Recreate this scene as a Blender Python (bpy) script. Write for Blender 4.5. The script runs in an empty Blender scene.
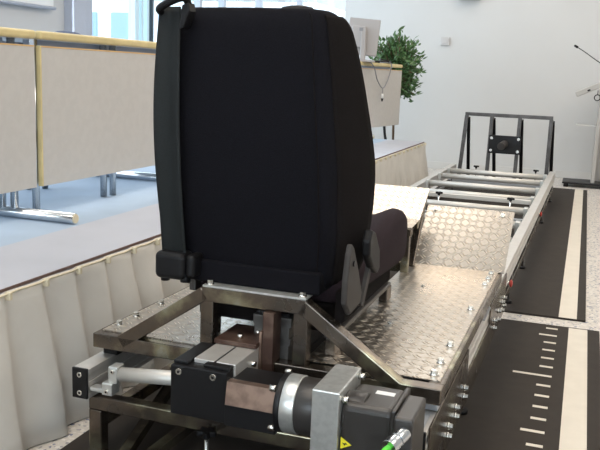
import bpy, bmesh, math, random
from mathutils import Vector, Matrix, Euler
random.seed(7)
S = bpy.context.scene
COL = S.collection
PI = math.pi
# ------------------------------------------------------------------ camera
cam_d = bpy.data.cameras.new('camera'); cam = bpy.data.objects.new('camera', cam_d); COL.objects.link(cam)
cam_d.sensor_fit = 'HORIZONTAL'; cam_d.sensor_width = 36.0; cam_d.lens = 815.0565 / 600 * 36
yaw, pit, rol = 0.328753011, 0.184455420, -0.0397016202
fw = Vector((-math.sin(yaw)*math.cos(pit), math.cos(yaw)*math.cos(pit), -math.sin(pit)))
r0 = Vector((math.cos(yaw), math.sin(yaw), 0)); d0 = fw.cross(r0)
rr = math.cos(rol)*r0 + math.sin(rol)*d0; dd = -math.sin(rol)*r0 + math.cos(rol)*d0
cm = Matrix((rr, -dd, -fw)).transposed().to_4x4(); cm.translation = Vector((0, 0, 1.10))
cam.matrix_world = cm
cam_d.clip_end = 200
S.camera = cam
# ------------------------------------------------------------------ world, lights, exposure
S.view_settings.view_transform = 'Standard'; S.view_settings.look = 'None'
S.view_settings.exposure = 0.38; S.view_settings.gamma = 1.0
W = bpy.data.worlds.new('sky'); S.world = W; W.use_nodes = True
bg = W.node_tree.nodes['Background']; bg.inputs[0].default_value = (0.84, 0.93, 1.0, 1); bg.inputs[1].default_value = 2.6
def area(name, loc, rot, sx, sy, power, color):
    l = bpy.data.lights.new(name, 'AREA'); l.shape = 'RECTANGLE'; l.size = sx; l.size_y = sy
    l.energy = power; l.color = color
    o = bpy.data.objects.new(name, l); o.location = loc; o.rotation_euler = rot; COL.objects.link(o); return o
WARM = (1.0, 0.88, 0.74)
for lx, ly, p in ((-1.2, 0.8, 34), (1.6, 1.5, 44), (-1.2, 4.6, 34), (1.6, 5.2, 46), (-1.0, 8.2, 25), (1.8, 8.4, 30)):
    area('ceiling_lamp', (lx, ly, 3.36), (0, 0, 0), 1.2, 2.2, p, WARM)
# daylight through the glazing on the stage side
area('window_or_fill_light', (-4.12, 5.0, 1.9), (0, math.radians(-90), 0), 2.0, 8.0, 115, (0.76, 0.88, 1.0))

# fill light added behind the camera, set at an unseen made-up window
area('window_or_fill_light', (0.3, -3.88, 1.9), (math.radians(90), 0, 0), 6.4, 1.9, 85, (0.86, 0.93, 1.0))

# ------------------------------------------------------------------ materials
def new_mat(name):
    m = bpy.data.materials.new(name); m.use_nodes = True
    nt = m.node_tree; b = nt.nodes['Principled BSDF']; return m, nt, b
def mat(name, col, rough=0.5, metal=0.0, noise=0.0, scale=20.0, bump=0.0, bscale=200.0, spec=0.5, col2=None, lo=0.4, hi=0.6):
    m, nt, b = new_mat(name)
    b.inputs['Base Color'].default_value = (*col, 1); b.inputs['Roughness'].default_value = rough
    b.inputs['Metallic'].default_value = metal; b.inputs['Specular IOR Level'].default_value = spec
    tc = nt.nodes.new('ShaderNodeTexCoord')
    if col2 or noise:
        n = nt.nodes.new('ShaderNodeTexNoise'); n.inputs['Scale'].default_value = scale; n.inputs['Detail'].default_value = 4
        nt.links.new(tc.outputs['Object'], n.inputs['Vector'])
        r = nt.nodes.new('ShaderNodeValToRGB'); r.color_ramp.elements[0].position = lo; r.color_ramp.elements[1].position = hi
        c2 = col2 if col2 else tuple(c*(1-noise) for c in col)
        r.color_ramp.elements[0].color = (*col, 1); r.color_ramp.elements[1].color = (*c2, 1)
        nt.links.new(n.outputs['Fac'], r.inputs['Fac']); nt.links.new(r.outputs['Color'], b.inputs['Base Color'])
    if bump:
        n2 = nt.nodes.new('ShaderNodeTexNoise'); n2.inputs['Scale'].default_value = bscale; n2.inputs['Detail'].default_value = 3
        nt.links.new(tc.outputs['Object'], n2.inputs['Vector'])
        bp = nt.nodes.new('ShaderNodeBump'); bp.inputs['Strength'].default_value = bump; bp.inputs['Distance'].default_value = 0.002
        nt.links.new(n2.outputs['Fac'], bp.inputs['Height']); nt.links.new(bp.outputs['Normal'], b.inputs['Normal'])
    return m
M = {}
M['wall'] = mat('wall_paint', (0.555, 0.55, 0.54), 0.85, noise=0.02, scale=1.5)
M['ceil'] = mat('ceiling_paint', (0.8, 0.8, 0.8), 0.9)
M['trim'] = mat('grey_trim', (0.55, 0.54, 0.52), 0.6)
M['frame'] = mat('window_frame_grey', (0.42, 0.44, 0.50), 0.4)
M['cyanframe'] = mat('window_frame_blue', (0.60, 0.76, 0.82), 0.35)
M['darkframe'] = mat('window_gasket', (0.03, 0.05, 0.07), 0.5)
M['stage_carpet'] = mat('blue_grey_carpet', (0.34, 0.43, 0.54), 0.75, noise=0.10, scale=3, bump=0.2, bscale=500)
M['stage_strip'] = mat('grey_stage_strip', (0.42, 0.435, 0.485), 0.75, noise=0.06, scale=3)
M['skirt'] = mat('beige_grey_cloth', (0.60, 0.575, 0.53), 0.9, noise=0.08, scale=6, bump=0.2, bscale=700)
M['cliptrim'] = mat('cream_tape', (0.62, 0.55, 0.40), 0.8)
M['brownedge'] = mat('brown_edge', (0.13, 0.08, 0.07), 0.6)
M['laminate'] = mat('greige_laminate', (0.50, 0.48, 0.455), 0.6, noise=0.04, scale=30)
M['maple'] = mat('yellow_wood_edging', (0.62, 0.505, 0.25), 0.45, noise=0.12, scale=12)
M['tabletop'] = mat('table_top_laminate', (0.60, 0.59, 0.56), 0.4)
M['orange'] = mat('orange_wood_edging', (0.62, 0.40, 0.18), 0.5)
M['chrome'] = mat('brushed_chrome', (0.62, 0.65, 0.68), 0.22, 1.0)
M['alu'] = mat('anodised_aluminium', (0.62, 0.60, 0.57), 0.42, 0.6, noise=0.06, scale=30)
M['alutube'] = mat('matt_aluminium_tube', (0.60, 0.58, 0.54), 0.42, 0.4)
M['alubright'] = mat('machined_aluminium', (0.66, 0.67, 0.65), 0.30, 0.7, noise=0.12, scale=60)
M['darkalu'] = mat('dark_grey_aluminium', (0.10, 0.095, 0.09), 0.45, 0.5)
M['black'] = mat('black_anodised', (0.008, 0.008, 0.009), 0.42, spec=0.3)
M['blackmotor'] = mat('black_motor_paint', (0.035, 0.032, 0.030), 0.35, bump=0.1, bscale=400)
M['plastic'] = mat('black_plastic', (0.006, 0.006, 0.007), 0.5, spec=0.25)
M['fabric'] = mat('black_seat_fabric', (0.0070, 0.0068, 0.0095), 0.95, noise=0.35, scale=350, bump=0.5, bscale=500, spec=0.12)
M['fabricb'] = mat('black_bolster_fabric', (0.0082, 0.0066, 0.0066), 0.95, noise=0.35, scale=350, bump=0.5, bscale=500, spec=0.12)
M['cushion'] = mat('dark_violet_seat_fabric', (0.026, 0.017, 0.021), 0.95, noise=0.3, scale=300, bump=0.5, bscale=500, spec=0.15)
M['webbing'] = mat('dark_belt_webbing', (0.009, 0.0115, 0.012), 0.7, noise=0.2, scale=250, spec=0.3)
M['greyplastic'] = mat('dark_grey_plastic', (0.040, 0.036, 0.034), 0.6, spec=0.3)
M['bolt'] = mat('zinc_bolt', (0.75, 0.75, 0.72), 0.25, 1.0)
M['copper'] = mat('machined_bronze_plate', (0.33, 0.23, 0.18), 0.35, 0.8, col2=(0.22, 0.15, 0.12), scale=25)
M['rust'] = mat('rusty_brown_plate', (0.070, 0.038, 0.028), 0.5, 0.5, col2=(0.13, 0.085, 0.065), scale=20)
M['red'] = mat('red_plastic', (0.42, 0.03, 0.02), 0.4)
M['green'] = mat('green_cable', (0.10, 0.62, 0.05), 0.4)
M['yellow'] = mat('yellow_warning_label', (0.85, 0.72, 0.03), 0.5)
M['whitelab'] = mat('white_label', (0.75, 0.75, 0.74), 0.5)
M['mat'] = mat('dark_rubber', (0.030, 0.0245, 0.020), 0.85, spec=0.3, noise=0.12, scale=14, bump=0.2, bscale=300)
M['tape'] = mat('off_white_tape', (0.62, 0.57, 0.49), 0.6, noise=0.05, scale=9)
M['switch'] = mat('cream_switch_plastic', (0.50, 0.48, 0.47), 0.5)
M['pcgrey'] = mat('light_grey_plastic', (0.33, 0.31, 0.30), 0.5)
M['pcdark'] = mat('mid_grey_plastic', (0.22, 0.22, 0.23), 0.5)
M['screen'] = mat('dark_screen', (0.02, 0.02, 0.03), 0.15)
M['leaf'] = mat('leaf_green', (0.050, 0.115, 0.035), 0.45, col2=(0.09, 0.17, 0.06), scale=9)
M['bark'] = mat('bark', (0.12, 0.08, 0.05), 0.9)
M['pot'] = mat('grey_pot', (0.25, 0.25, 0.26), 0.6)
M['darkbuild'] = mat('pale_facade', (0.72, 0.76, 0.80), 0.8)
M['glassblue'] = mat('facade_glass', (0.20, 0.30, 0.42), 0.2)
M['lectern'] = mat('lectern_grey', (0.40, 0.385, 0.36), 0.45)
M['zincpaint'] = mat('light_blue_grey_steel', (0.42, 0.44, 0.47), 0.45, 0.3)
# raw steel tube: brown-grey mill scale with polished patches; greenish reflections painted in as olive
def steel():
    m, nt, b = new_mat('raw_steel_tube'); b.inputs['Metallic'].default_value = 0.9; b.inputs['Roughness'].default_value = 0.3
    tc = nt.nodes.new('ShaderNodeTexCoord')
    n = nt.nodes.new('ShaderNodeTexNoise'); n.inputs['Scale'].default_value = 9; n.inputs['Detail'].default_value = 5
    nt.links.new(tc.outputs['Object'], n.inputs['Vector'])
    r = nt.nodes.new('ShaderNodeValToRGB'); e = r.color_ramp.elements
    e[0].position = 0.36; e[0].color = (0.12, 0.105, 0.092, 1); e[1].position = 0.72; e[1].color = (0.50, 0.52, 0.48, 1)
    x = e.new(0.52); x.color = (0.17, 0.14, 0.115, 1); x = e.new(0.62); x.color = (0.36, 0.34, 0.24, 1)  # olive stop paints greenish reflections into the steel colour
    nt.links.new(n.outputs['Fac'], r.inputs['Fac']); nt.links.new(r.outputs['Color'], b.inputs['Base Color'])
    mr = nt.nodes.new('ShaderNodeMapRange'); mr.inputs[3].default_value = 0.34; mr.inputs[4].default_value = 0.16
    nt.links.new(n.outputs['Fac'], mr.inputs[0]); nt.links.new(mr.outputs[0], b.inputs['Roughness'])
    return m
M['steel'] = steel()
M['darksteel'] = mat('dark_steel_tube', (0.115, 0.11, 0.108), 0.4, 0.6, noise=0.3, scale=12)
def terrazzo():
    m, nt, b = new_mat('terrazzo'); b.inputs['Roughness'].default_value = 0.38
    tc = nt.nodes.new('ShaderNodeTexCoord')
    v = nt.nodes.new('ShaderNodeTexVoronoi'); v.inputs['Scale'].default_value = 95
    nt.links.new(tc.outputs['Object'], v.inputs['Vector'])
    sep = nt.nodes.new('ShaderNodeSeparateColor'); nt.links.new(v.outputs['Color'], sep.inputs[0])
    r = nt.nodes.new('ShaderNodeValToRGB'); r.color_ramp.interpolation = 'CONSTANT'; e = r.color_ramp.elements
    e[0].position = 0; e[0].color = (0.56, 0.52, 0.47, 1); e[1].position = 0.62; e[1].color = (0.66, 0.62, 0.57, 1)
    x = e.new(0.84); x.color = (0.30, 0.29, 0.30, 1); x = e.new(0.93); x.color = (0.14, 0.16, 0.24, 1)
    nt.links.new(sep.outputs[0], r.inputs['Fac']); nt.links.new(r.outputs['Color'], b.inputs['Base Color'])
    return m
M['floor'] = terrazzo()
# aluminium checker plate (pairs of raised bars turned by 90 degrees from cell to cell), on UVs in metres
def checker():
    m, nt, b = new_mat('aluminium_checker_plate'); b.inputs['Metallic'].default_value = 0.95
    b.inputs['Roughness'].default_value = 0.36
    N = nt.nodes; L = nt.links
    uv = N.new('ShaderNodeUVMap'); uv.uv_map = 'UVMap'
    def vm(op, a, c=None):
        n = N.new('ShaderNodeVectorMath'); n.operation = op; L.new(a, n.inputs[0])
        if c is not None:
            if isinstance(c, tuple): n.inputs[1].default_value = c
            else: L.new(c, n.inputs[1])
        return n.outputs[0]
    def ma(op, a, c=None, d=None):
        n = N.new('ShaderNodeMath'); n.operation = op
        for i, t in enumerate((a, c, d)):
            if t is None: continue
            if isinstance(t, (int, float)): n.inputs[i].default_value = t
            else: L.new(t, n.inputs[i])
        return n.outputs[0]
    s = vm('MULTIPLY', uv.outputs[0], (1/0.031, 1/0.031, 0))
    fl = vm('FLOOR', s); fr = vm('FRACTION', s)
    a = N.new('ShaderNodeSeparateXYZ'); L.new(fl, a.inputs[0]); c = N.new('ShaderNodeSeparateXYZ'); L.new(fr, c.inputs[0])
    par = ma('MODULO', ma('ABSOLUTE', ma('ADD', a.outputs[0], a.outputs[1])), 2.0)
    lx = ma('SUBTRACT', c.outputs[0], 0.5); ly = ma('SUBTRACT', c.outputs[1], 0.5)
    p = ma('MULTIPLY', ma('ADD', lx, ly), 0.7071); q = ma('MULTIPLY', ma('SUBTRACT', lx, ly), 0.7071)
    def mix(u, v):  # par ? u : v
        return ma('ADD', ma('MULTIPLY', u, par), ma('MULTIPLY', v, ma('SUBTRACT', 1.0, par)))
    al = mix(p, q); ac = mix(q, p)
    ac2 = ma('SUBTRACT', ma('ABSOLUTE', ac), 0.17)
    e = ma('ADD', ma('POWER', ma('ABSOLUTE', ma('DIVIDE', al, 0.46)), 2.0), ma('POWER', ma('ABSOLUTE', ma('DIVIDE', ac2, 0.095)), 2.0))
    h = ma('MAXIMUM', ma('SUBTRACT', 1.0, e), 0.0); h = ma('POWER', h, 0.6)
    bp = N.new('ShaderNodeBump'); bp.inputs['Strength'].default_value = 1.0; bp.inputs['Distance'].default_value = 0.008
    cr = N.new('ShaderNodeValToRGB'); cr.color_ramp.elements[0].color = (0.50, 0.455, 0.40, 1); cr.color_ramp.elements[1].color = (0.84, 0.75, 0.64, 1)
    L.new(h, cr.inputs['Fac']); L.new(cr.outputs['Color'], b.inputs['Base Color'])      # worn bar tops, made paler still to paint in their glints
    L.new(h, bp.inputs['Height']); L.new(bp.outputs[0], b.inputs['Normal'])
    tc = N.new('ShaderNodeTexCoord'); n = N.new('ShaderNodeTexNoise'); n.inputs['Scale'].default_value = 5; L.new(tc.outputs['Object'], n.inputs['Vector'])
    mr = N.new('ShaderNodeMapRange'); mr.inputs[3].default_value = 0.24; mr.inputs[4].default_value = 0.32
    L.new(n.outputs['Fac'], mr.inputs[0]); L.new(mr.outputs[0], b.inputs['Roughness'])
    return m
M['checker'] = checker()
def glass():
    m, nt, b = new_mat('window_glass'); N = nt.nodes
    t = N.new('ShaderNodeBsdfTransparent'); t.inputs[0].default_value = (0.93, 0.98, 1, 1)
    g = N.new('ShaderNodeBsdfGlossy'); g.inputs['Roughness'].default_value = 0.02
    mx = N.new('ShaderNodeMixShader'); mx.inputs[0].default_value = 0.06
    nt.links.new(t.outputs[0], mx.inputs[1]); nt.links.new(g.outputs[0], mx.inputs[2])
    nt.links.new(mx.outputs[0], N['Material Output'].inputs['Surface']); return m
M['glass'] = glass()

# ------------------------------------------------------------------ helpers
TH = math.radians(0.6)          # the sled track stands turned by this against the room
ORG = {}
def thing(name, label, cat, loc=(0, 0, 0), dev=False, group=None):
    o = bpy.data.objects.new(name, None); COL.objects.link(o); o.empty_display_size = 0.1
    ORG[o.name] = Vector(loc)
    if dev:
        o.location = Matrix.Rotation(-TH, 3, 'Z') @ Vector(loc); o.rotation_euler = (0, 0, -TH)
    else: o.location = loc
    o['label'] = label; o['category'] = cat
    if group: o['group'] = group
    return o
def origin(o):
    while o is not None:
        if o.name in ORG: return ORG[o.name]
        o = o.parent
    return Vector((0, 0, 0))
class MB:
    def __init__(s): s.bm = bmesh.new(); s.uv = None
    def box(s, x0, x1, y0, y1, z0, z1, mtx=None):
        vs = [s.bm.verts.new((x, y, z)) for z in (z0, z1) for y in (y0, y1) for x in (x0, x1)]
        if mtx:
            for v in vs: v.co = mtx @ v.co
        for f in ((0, 2, 3, 1), (4, 5, 7, 6), (0, 1, 5, 4), (2, 6, 7, 3), (0, 4, 6, 2), (1, 3, 7, 5)):
            s.bm.faces.new([vs[i] for i in f])
        return s
    def prism(s, poly, axis, a, b):        # polygon extruded along axis (0:x 1:y 2:z)
        def pt(p, t):
            return ((t, p[0], p[1]), (p[0], t, p[1]), (p[0], p[1], t))[axis]
        A = [s.bm.verts.new(pt(p, a)) for p in poly]; Bv = [s.bm.verts.new(pt(p, b)) for p in poly]
        n = len(poly); s.bm.faces.new(A); s.bm.faces.new(Bv[::-1])
        for i in range(n): s.bm.faces.new((A[i], Bv[i], Bv[(i+1) % n], A[(i+1) % n]))
        return s
    def beam(s, p, q, w, h, up=(0, 0, 1)):
        p = Vector(p); q = Vector(q); d = (q-p).normalized(); up = Vector(up)
        sx = d.cross(up)
        if sx.length < 1e-4: sx = d.cross(Vector((0, 1, 0)))
        sx.normalize(); u = sx.cross(d)
        c = [(-w/2, -h/2), (w/2, -h/2), (w/2, h/2), (-w/2, h/2)]
        A = [s.bm.verts.new(p+sx*a+u*b) for a, b in c]; Bv = [s.bm.verts.new(q+sx*a+u*b) for a, b in c]
        s.bm.faces.new(A[::-1]); s.bm.faces.new(Bv)
        for i in range(4): s.bm.faces.new((A[i], A[(i+1) % 4], Bv[(i+1) % 4], Bv[i]))
        return s
    def cyl(s, p, q, r, n=20, r2=None):
        p = Vector(p); q = Vector(q); d = (q-p).normalized(); r2 = r if r2 is None else r2
        a = d.cross(Vector((0, 0, 1)))
        if a.length < 1e-4: a = Vector((1, 0, 0))
        a.normalize(); b = d.cross(a)
        A = []; Bv = []
        for i in range(n):
            t = 2*PI*i/n; v = a*math.cos(t)+b*math.sin(t)
            A.append(s.bm.verts.new(p+v*r)); Bv.append(s.bm.verts.new(q+v*r2))
        s.bm.faces.new(A[::-1]); s.bm.faces.new(Bv)
        for i in range(n):
            f = s.bm.faces.new((A[i], A[(i+1) % n], Bv[(i+1) % n], Bv[i])); f.smooth = n > 8
        return s
    def tube(s, pts, r, n=10):
        pts = [Vector(p) for p in pts]; rings = []
        a = None
        for i, p in enumerate(pts):
            d = (pts[min(i+1, len(pts)-1)]-pts[max(i-1, 0)]).normalized()
            if a is None:
                a = d.cross(Vector((0, 0, 1)))
                if a.length < 1e-3: a = Vector((1, 0, 0))
            a = (a - d*a.dot(d)).normalized(); b = d.cross(a)
            rings.append([s.bm.verts.new(p+(a*math.cos(2*PI*k/n)+b*math.sin(2*PI*k/n))*r) for k in range(n)])
        for i in range(len(rings)-1):
            for k in range(n):
                f = s.bm.faces.new((rings[i][k], rings[i][(k+1) % n], rings[i+1][(k+1) % n], rings[i+1][k])); f.smooth = True
        s.bm.faces.new(rings[0][::-1]); s.bm.faces.new(rings[-1]); return s
    def loft(s, rings, closed=True):
        R = [[s.bm.verts.new(p) for p in r] for r in rings]; n = len(R[0])
        for i in range(len(R)-1):
            for k in range(n if closed else n-1):
                f = s.bm.faces.new((R[i][k], R[i][(k+1) % n], R[i+1][(k+1) % n], R[i+1][k])); f.smooth = True
        if closed:
            s.bm.faces.new(R[0][::-1]).smooth = True; s.bm.faces.new(R[-1]).smooth = True
        return s
    def slab(s, o, ux, uy, lx, ly, t):     # a plate with UVs in metres; o corner, ux/uy unit directions
        o = Vector(o); ux = Vector(ux).normalized(); uy = Vector(uy).normalized(); nz = ux.cross(uy)
        if s.uv is None: s.uv = s.bm.loops.layers.uv.new('UVMap')
        c = [(0, 0), (lx, 0), (lx, ly), (0, ly)]
        A = [s.bm.verts.new(o+ux*a+uy*b-nz*t) for a, b in c]; Bv = [s.bm.verts.new(o+ux*a+uy*b) for a, b in c]
        fs = [s.bm.faces.new(A[::-1]), s.bm.faces.new(Bv)]
        for i in range(4): fs.append(s.bm.faces.new((A[i], A[(i+1) % 4], Bv[(i+1) % 4], Bv[i])))
        for f in fs:
            for l in f.loops:
                d = l.vert.co-o; l[s.uv].uv = (d.dot(ux)+o.x, d.dot(uy)+o.y)
        return s
    def build(s, name, m, parent=None, bevel=0.0, seg=2, flip=False):
        og = origin(parent) if parent is not None else Vector((0, 0, 0))
        for v in s.bm.verts: v.co -= og
        bmesh.ops.recalc_face_normals(s.bm, faces=s.bm.faces)
        me = bpy.data.meshes.new(name); s.bm.to_mesh(me); s.bm.free()
        me.materials.append(M[m] if isinstance(m, str) else m)
        o = bpy.data.objects.new(name, me); COL.objects.link(o)
        if parent is not None: o.parent = parent
        if bevel:
            b = o.modifiers.new('bevel', 'BEVEL'); b.width = bevel; b.segments = seg; b.limit_method = 'ANGLE'; b.angle_limit = math.radians(40)
        return o
def solo(mb, name, m, label, cat, dev=False, group=None, base=(0, 0, 0), bevel=0.0):
    for v in mb.bm.verts: v.co -= Vector(base)
    o = mb.build(name, m, None, bevel)
    o.location = (Matrix.Rotation(-TH, 3, 'Z') @ Vector(base)) if dev else base
    if dev: o.rotation_euler = (0, 0, -TH)
    o['label'] = label; o['category'] = cat
    if group: o['group'] = group
    return o
def struct(mb, name, m, bevel=0.0):
    o = mb.build(name, m, None, bevel); o['kind'] = 'structure'; return o
def hexbolt(p, d, r, h, parent, name='bolt', m='bolt'):
    p = Vector(p); d = Vector(d).normalized()
    b = MB(); b.cyl(p, p+d*h*0.25, r*1.35, 14); b.cyl(p+d*h*0.25, p+d*h, r, 6); return b.build(name, m, parent)
def capbolt(p, d, r, h, parent):
    p = Vector(p); d = Vector(d).normalized()
    b = MB(); b.cyl(p, p+d*h, r, 16)
    o = b.build('bolt', 'bolt', parent)
    MB().cyl(p+d*h*0.98, p+d*(h+0.0006), r*0.5, 6).build('socket', 'black', o)
    return o

# ------------------------------------------------------------------ room
struct(MB().box(-4.4, 5, -4, 10.2, -0.1, 0), 'floor', 'floor')
struct(MB().box(-4.4, 5, -4, 10.2, 3.4, 3.5), 'ceiling', 'ceil')
WB = -2.96
struct(MB().box(WB, 5, 10.1, 10.3, 0, 3.4).box(-4.4, WB, 10.1, 10.3, 0, 0.9).box(-4.4, WB, 10.1, 10.3, 3.0, 3.4), 'wall_back', 'wall')
struct(MB().box(-4.4, -4.2, -4, 6.05, 0, 3.4).box(-4.4, -4.2, 6.05, 10.1, 0, 0.9).box(-4.4, -4.2, 6.05, 10.1, 3.0, 3.4), 'wall_left', 'wall')
struct(MB().box(5, 5.2, -4, 10.2, 0, 3.4), 'wall_right', 'wall')
struct(MB().box(-4.4, 5.2, -4.2, -4, 0, 0.9).box(-4.4, 5.2, -4.2, -4, 2.9, 3.4).box(-4.4, -3.0, -4.2, -4, 0.9, 2.9).box(3.6, 5.2, -4.2, -4, 0.9, 2.9), 'wall_front', 'wall')
w3 = struct(MB().box(-3.0, 3.6, -4.1, -4.04, 0.9, 0.96).box(-3.0, 3.6, -4.1, -4.04, 2.84, 2.9), 'added_fill_window', 'frame', 0.003)  # unseen window, added to go with the fill light
for x in (-3.0, -1.35, 0.27, 1.9, 3.54): MB().box(x, x+0.06, -4.1, -4.03, 0.96, 2.84).build('mullion', 'frame', w3, 0.003)
MB().box(-3.0, 3.6, -4.073, -4.067, 0.96, 2.84).build('pane', 'glass', w3)
struct(MB().box(WB, 5, 10.085, 10.1, 0, 0.085), 'baseboard_back', 'trim', 0.003)
struct(MB().box(-4.2, -4.10, 5.98, 6.14, 0, 3.4), 'trim_1', 'frame', 0.004)
# glazed corner: window frames with their panes
w = struct(MB().box(-4.26, -4.2, 6.05, 10.1, 0.9, 0.96).box(-4.26, -4.2, 6.05, 10.1, 2.94, 3.0), 'window_1', 'frame', 0.003)
for a, b_, m in ((6.23, 6.37, 'frame'), (7.10, 7.17, 'cyanframe'), (7.22, 7.26, 'cyanframe'), (7.33, 7.37, 'cyanframe'), (7.42, 7.46, 'darkframe'), (8.50, 8.56, 'frame'), (9.14, 9.2, 'frame')):
    MB().box(-4.26, -4.18, a, b_, 0.96, 2.94).build('mullion', m, w, 0.003)
MB().box(-4.235, -4.229, 6.05, 10.1, 0.96, 2.94).build('pane', 'glass', w)
w2 = struct(MB().box(-4.2, WB, 10.14, 10.2, 0.9, 0.96).box(-4.2, WB, 10.14, 10.2, 2.94, 3.0).box(-4.2, -4.1, 10.14, 10.2, 0.96, 2.94), 'window_2', 'frame', 0.003)
MB().box(-3.62, -3.55, 10.13, 10.2, 0.96, 2.94).build('mullion', 'frame', w2, 0.003)
MB().box(-4.2, WB, 10.167, 10.173, 0.96, 2.94).build('pane', 'glass', w2)

# projection screen lower edge on the left wall
t = thing('projection_screen', 'white projection screen on the left wall, its lower edge above the tables', 'screen', (-4.15, 4.6, 1.52))
MB().box(-4.155, -4.150, 3.2, 5.77, 1.545, 3.0).build('fabric', 'whitelab', t)
MB().cyl((-4.152, 3.18, 1.535), (-4.152, 5.79, 1.535), 0.014, 12).build('weight_bar', 'frame', t)
for y in (3.4, 5.6): MB().box(-4.199, -4.14, y, y+0.05, 2.95, 3.03).build('bracket', 'frame', t)

# wall box
t = thing('wall_switch', 'small white switch box on the back wall', 'switch', (-1.68, 10.1, 1.54))
MB().box(-1.735, -1.63, 10.075, 10.1, 1.495, 1.59).build('housing', 'switch', t, 0.004)
MB().box(-1.715, -1.65, 10.068, 10.076, 1.515, 1.57).build('rocker', 'switch', t, 0.002)
t = thing('wall_speaker', 'grey box high on the back wall, cut by the top of the picture', 'speaker', (-1.43, 10.1, 2.03))
MB().box(-1.56, -1.30, 9.98, 10.1, 2.025, 2.45).build('cabinet', 'pcgrey', t, 0.008)
MB().box(-1.54, -1.32, 9.972, 9.982, 2.05, 2.42).build('grille', 'pcdark', t, 0.004)

# building outside
t = thing('office_building', 'pale office block seen through the corner windows', 'building', (-14, 24, -3))
MB().box(-30, -8, 24, 34, -3, 3.2).build('facade', 'darkbuild', t)
MB().box(-30, -8, 23.9, 34, 3.2, 3.6).build('roof_edge', 'pcdark', t)
for i in range(12):
    for k in range(2):
        MB().box(-29+i*1.75, -27.8+i*1.75, 23.93, 24.01, -0.6+k*2.1, 0.7+k*2.1).build('window', 'glassblue', t)

# ------------------------------------------------------------------ stage and skirt
SX = -1.475; SH = 0.48; SY1 = 8.0
t = thing('stage', 'low stage with blue-grey carpet and a paler strip along its edge', 'stage', (-2.8, 3.5, 0))
MB().box(-4.19, SX-0.03, -3.5, SY1-0.02, 0, SH-0.025).build('platform', 'pcdark', t)
MB().box(-4.19, -1.83, -3.5, SY1, SH-0.025, SH).build('carpet', 'stage_carpet', t)
MB().box(-1.83, SX, -3.5, SY1, SH-0.025, SH).build('edge_strip', 'stage_strip', t)  # paler grey band along the stage edge
MB().box(SX, SX+0.004, -3.5, SY1, SH-0.007, SH+0.001).build('edge_trim', 'brownedge', t)

def skirt_ring(n, y0, y1):
    rows = []
    zs = [SH-0.008, SH-0.05, 0.36, 0.26, 0.16, 0.08, 0.004]
    for z in zs:
        f = max(0, (SH-0.008-z)/(SH-0.01)); row = []
        for i in range(n+1):
            y = y0+(y1-y0)*i/n
            ph = (y-1.80)/0.167
            fr = ph-math.floor(ph); k = math.floor(ph)
            rnd = math.sin(k*12.9898)*0.5+0.5
            saw = fr/0.90 if fr < 0.90 else (1-fr)/0.10                 # knife pleats opening towards the far side
            saw = saw*saw*(3-2*saw)
            fold = (0.006+0.050*f*(0.15+1.0*rnd))
            x = SX+0.006+0.05*f+fold*saw + 0.008*f*math.sin(y*23+z*4+k)
            row.append((x, y+0.02*f*math.sin(k*2.3+z*6), z))
        rows.append(row)
    return rows
t = thing('stage_skirt', 'pleated beige-grey cloth skirt hanging along the stage edge', 'curtain', (SX+0.02, 3.5, 0))
o = MB().loft(skirt_ring(900, -1.0, SY1), closed=False).build('cloth', 'skirt', t)
sm = o.modifiers.new('solid', 'SOLIDIFY'); sm.thickness = 0.002
# end of the skirt round the far corner of the stage
rows = []
for z in (SH-0.028, 0.25, 0.004):
    rows.append([(SX+0.02-0.03*i, SY1+0.015+0.010*math.sin(i*1.3), z) for i in range(60)])
o = MB().loft(rows, closed=False).build('cloth', 'skirt', t); sm = o.modifiers.new('solid', 'SOLIDIFY'); sm.thickness = 0.002
MB().tube([(SX+0.016+0.004*math.sin(y*40), y, SH-0.012) for y in [(-1+i*0.05) for i in range(int((SY1+1)/0.05))]], 0.0035, 6).build('hem_tape', 'cliptrim', t)
y = 1.80-0.167*3
while y < SY1:
    MB().box(SX+0.010, SX+0.028, y-0.006, y+0.006, SH-0.030, SH-0.006).build('clip', 'cliptrim', t, 0.003)
    y += 0.167

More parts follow.
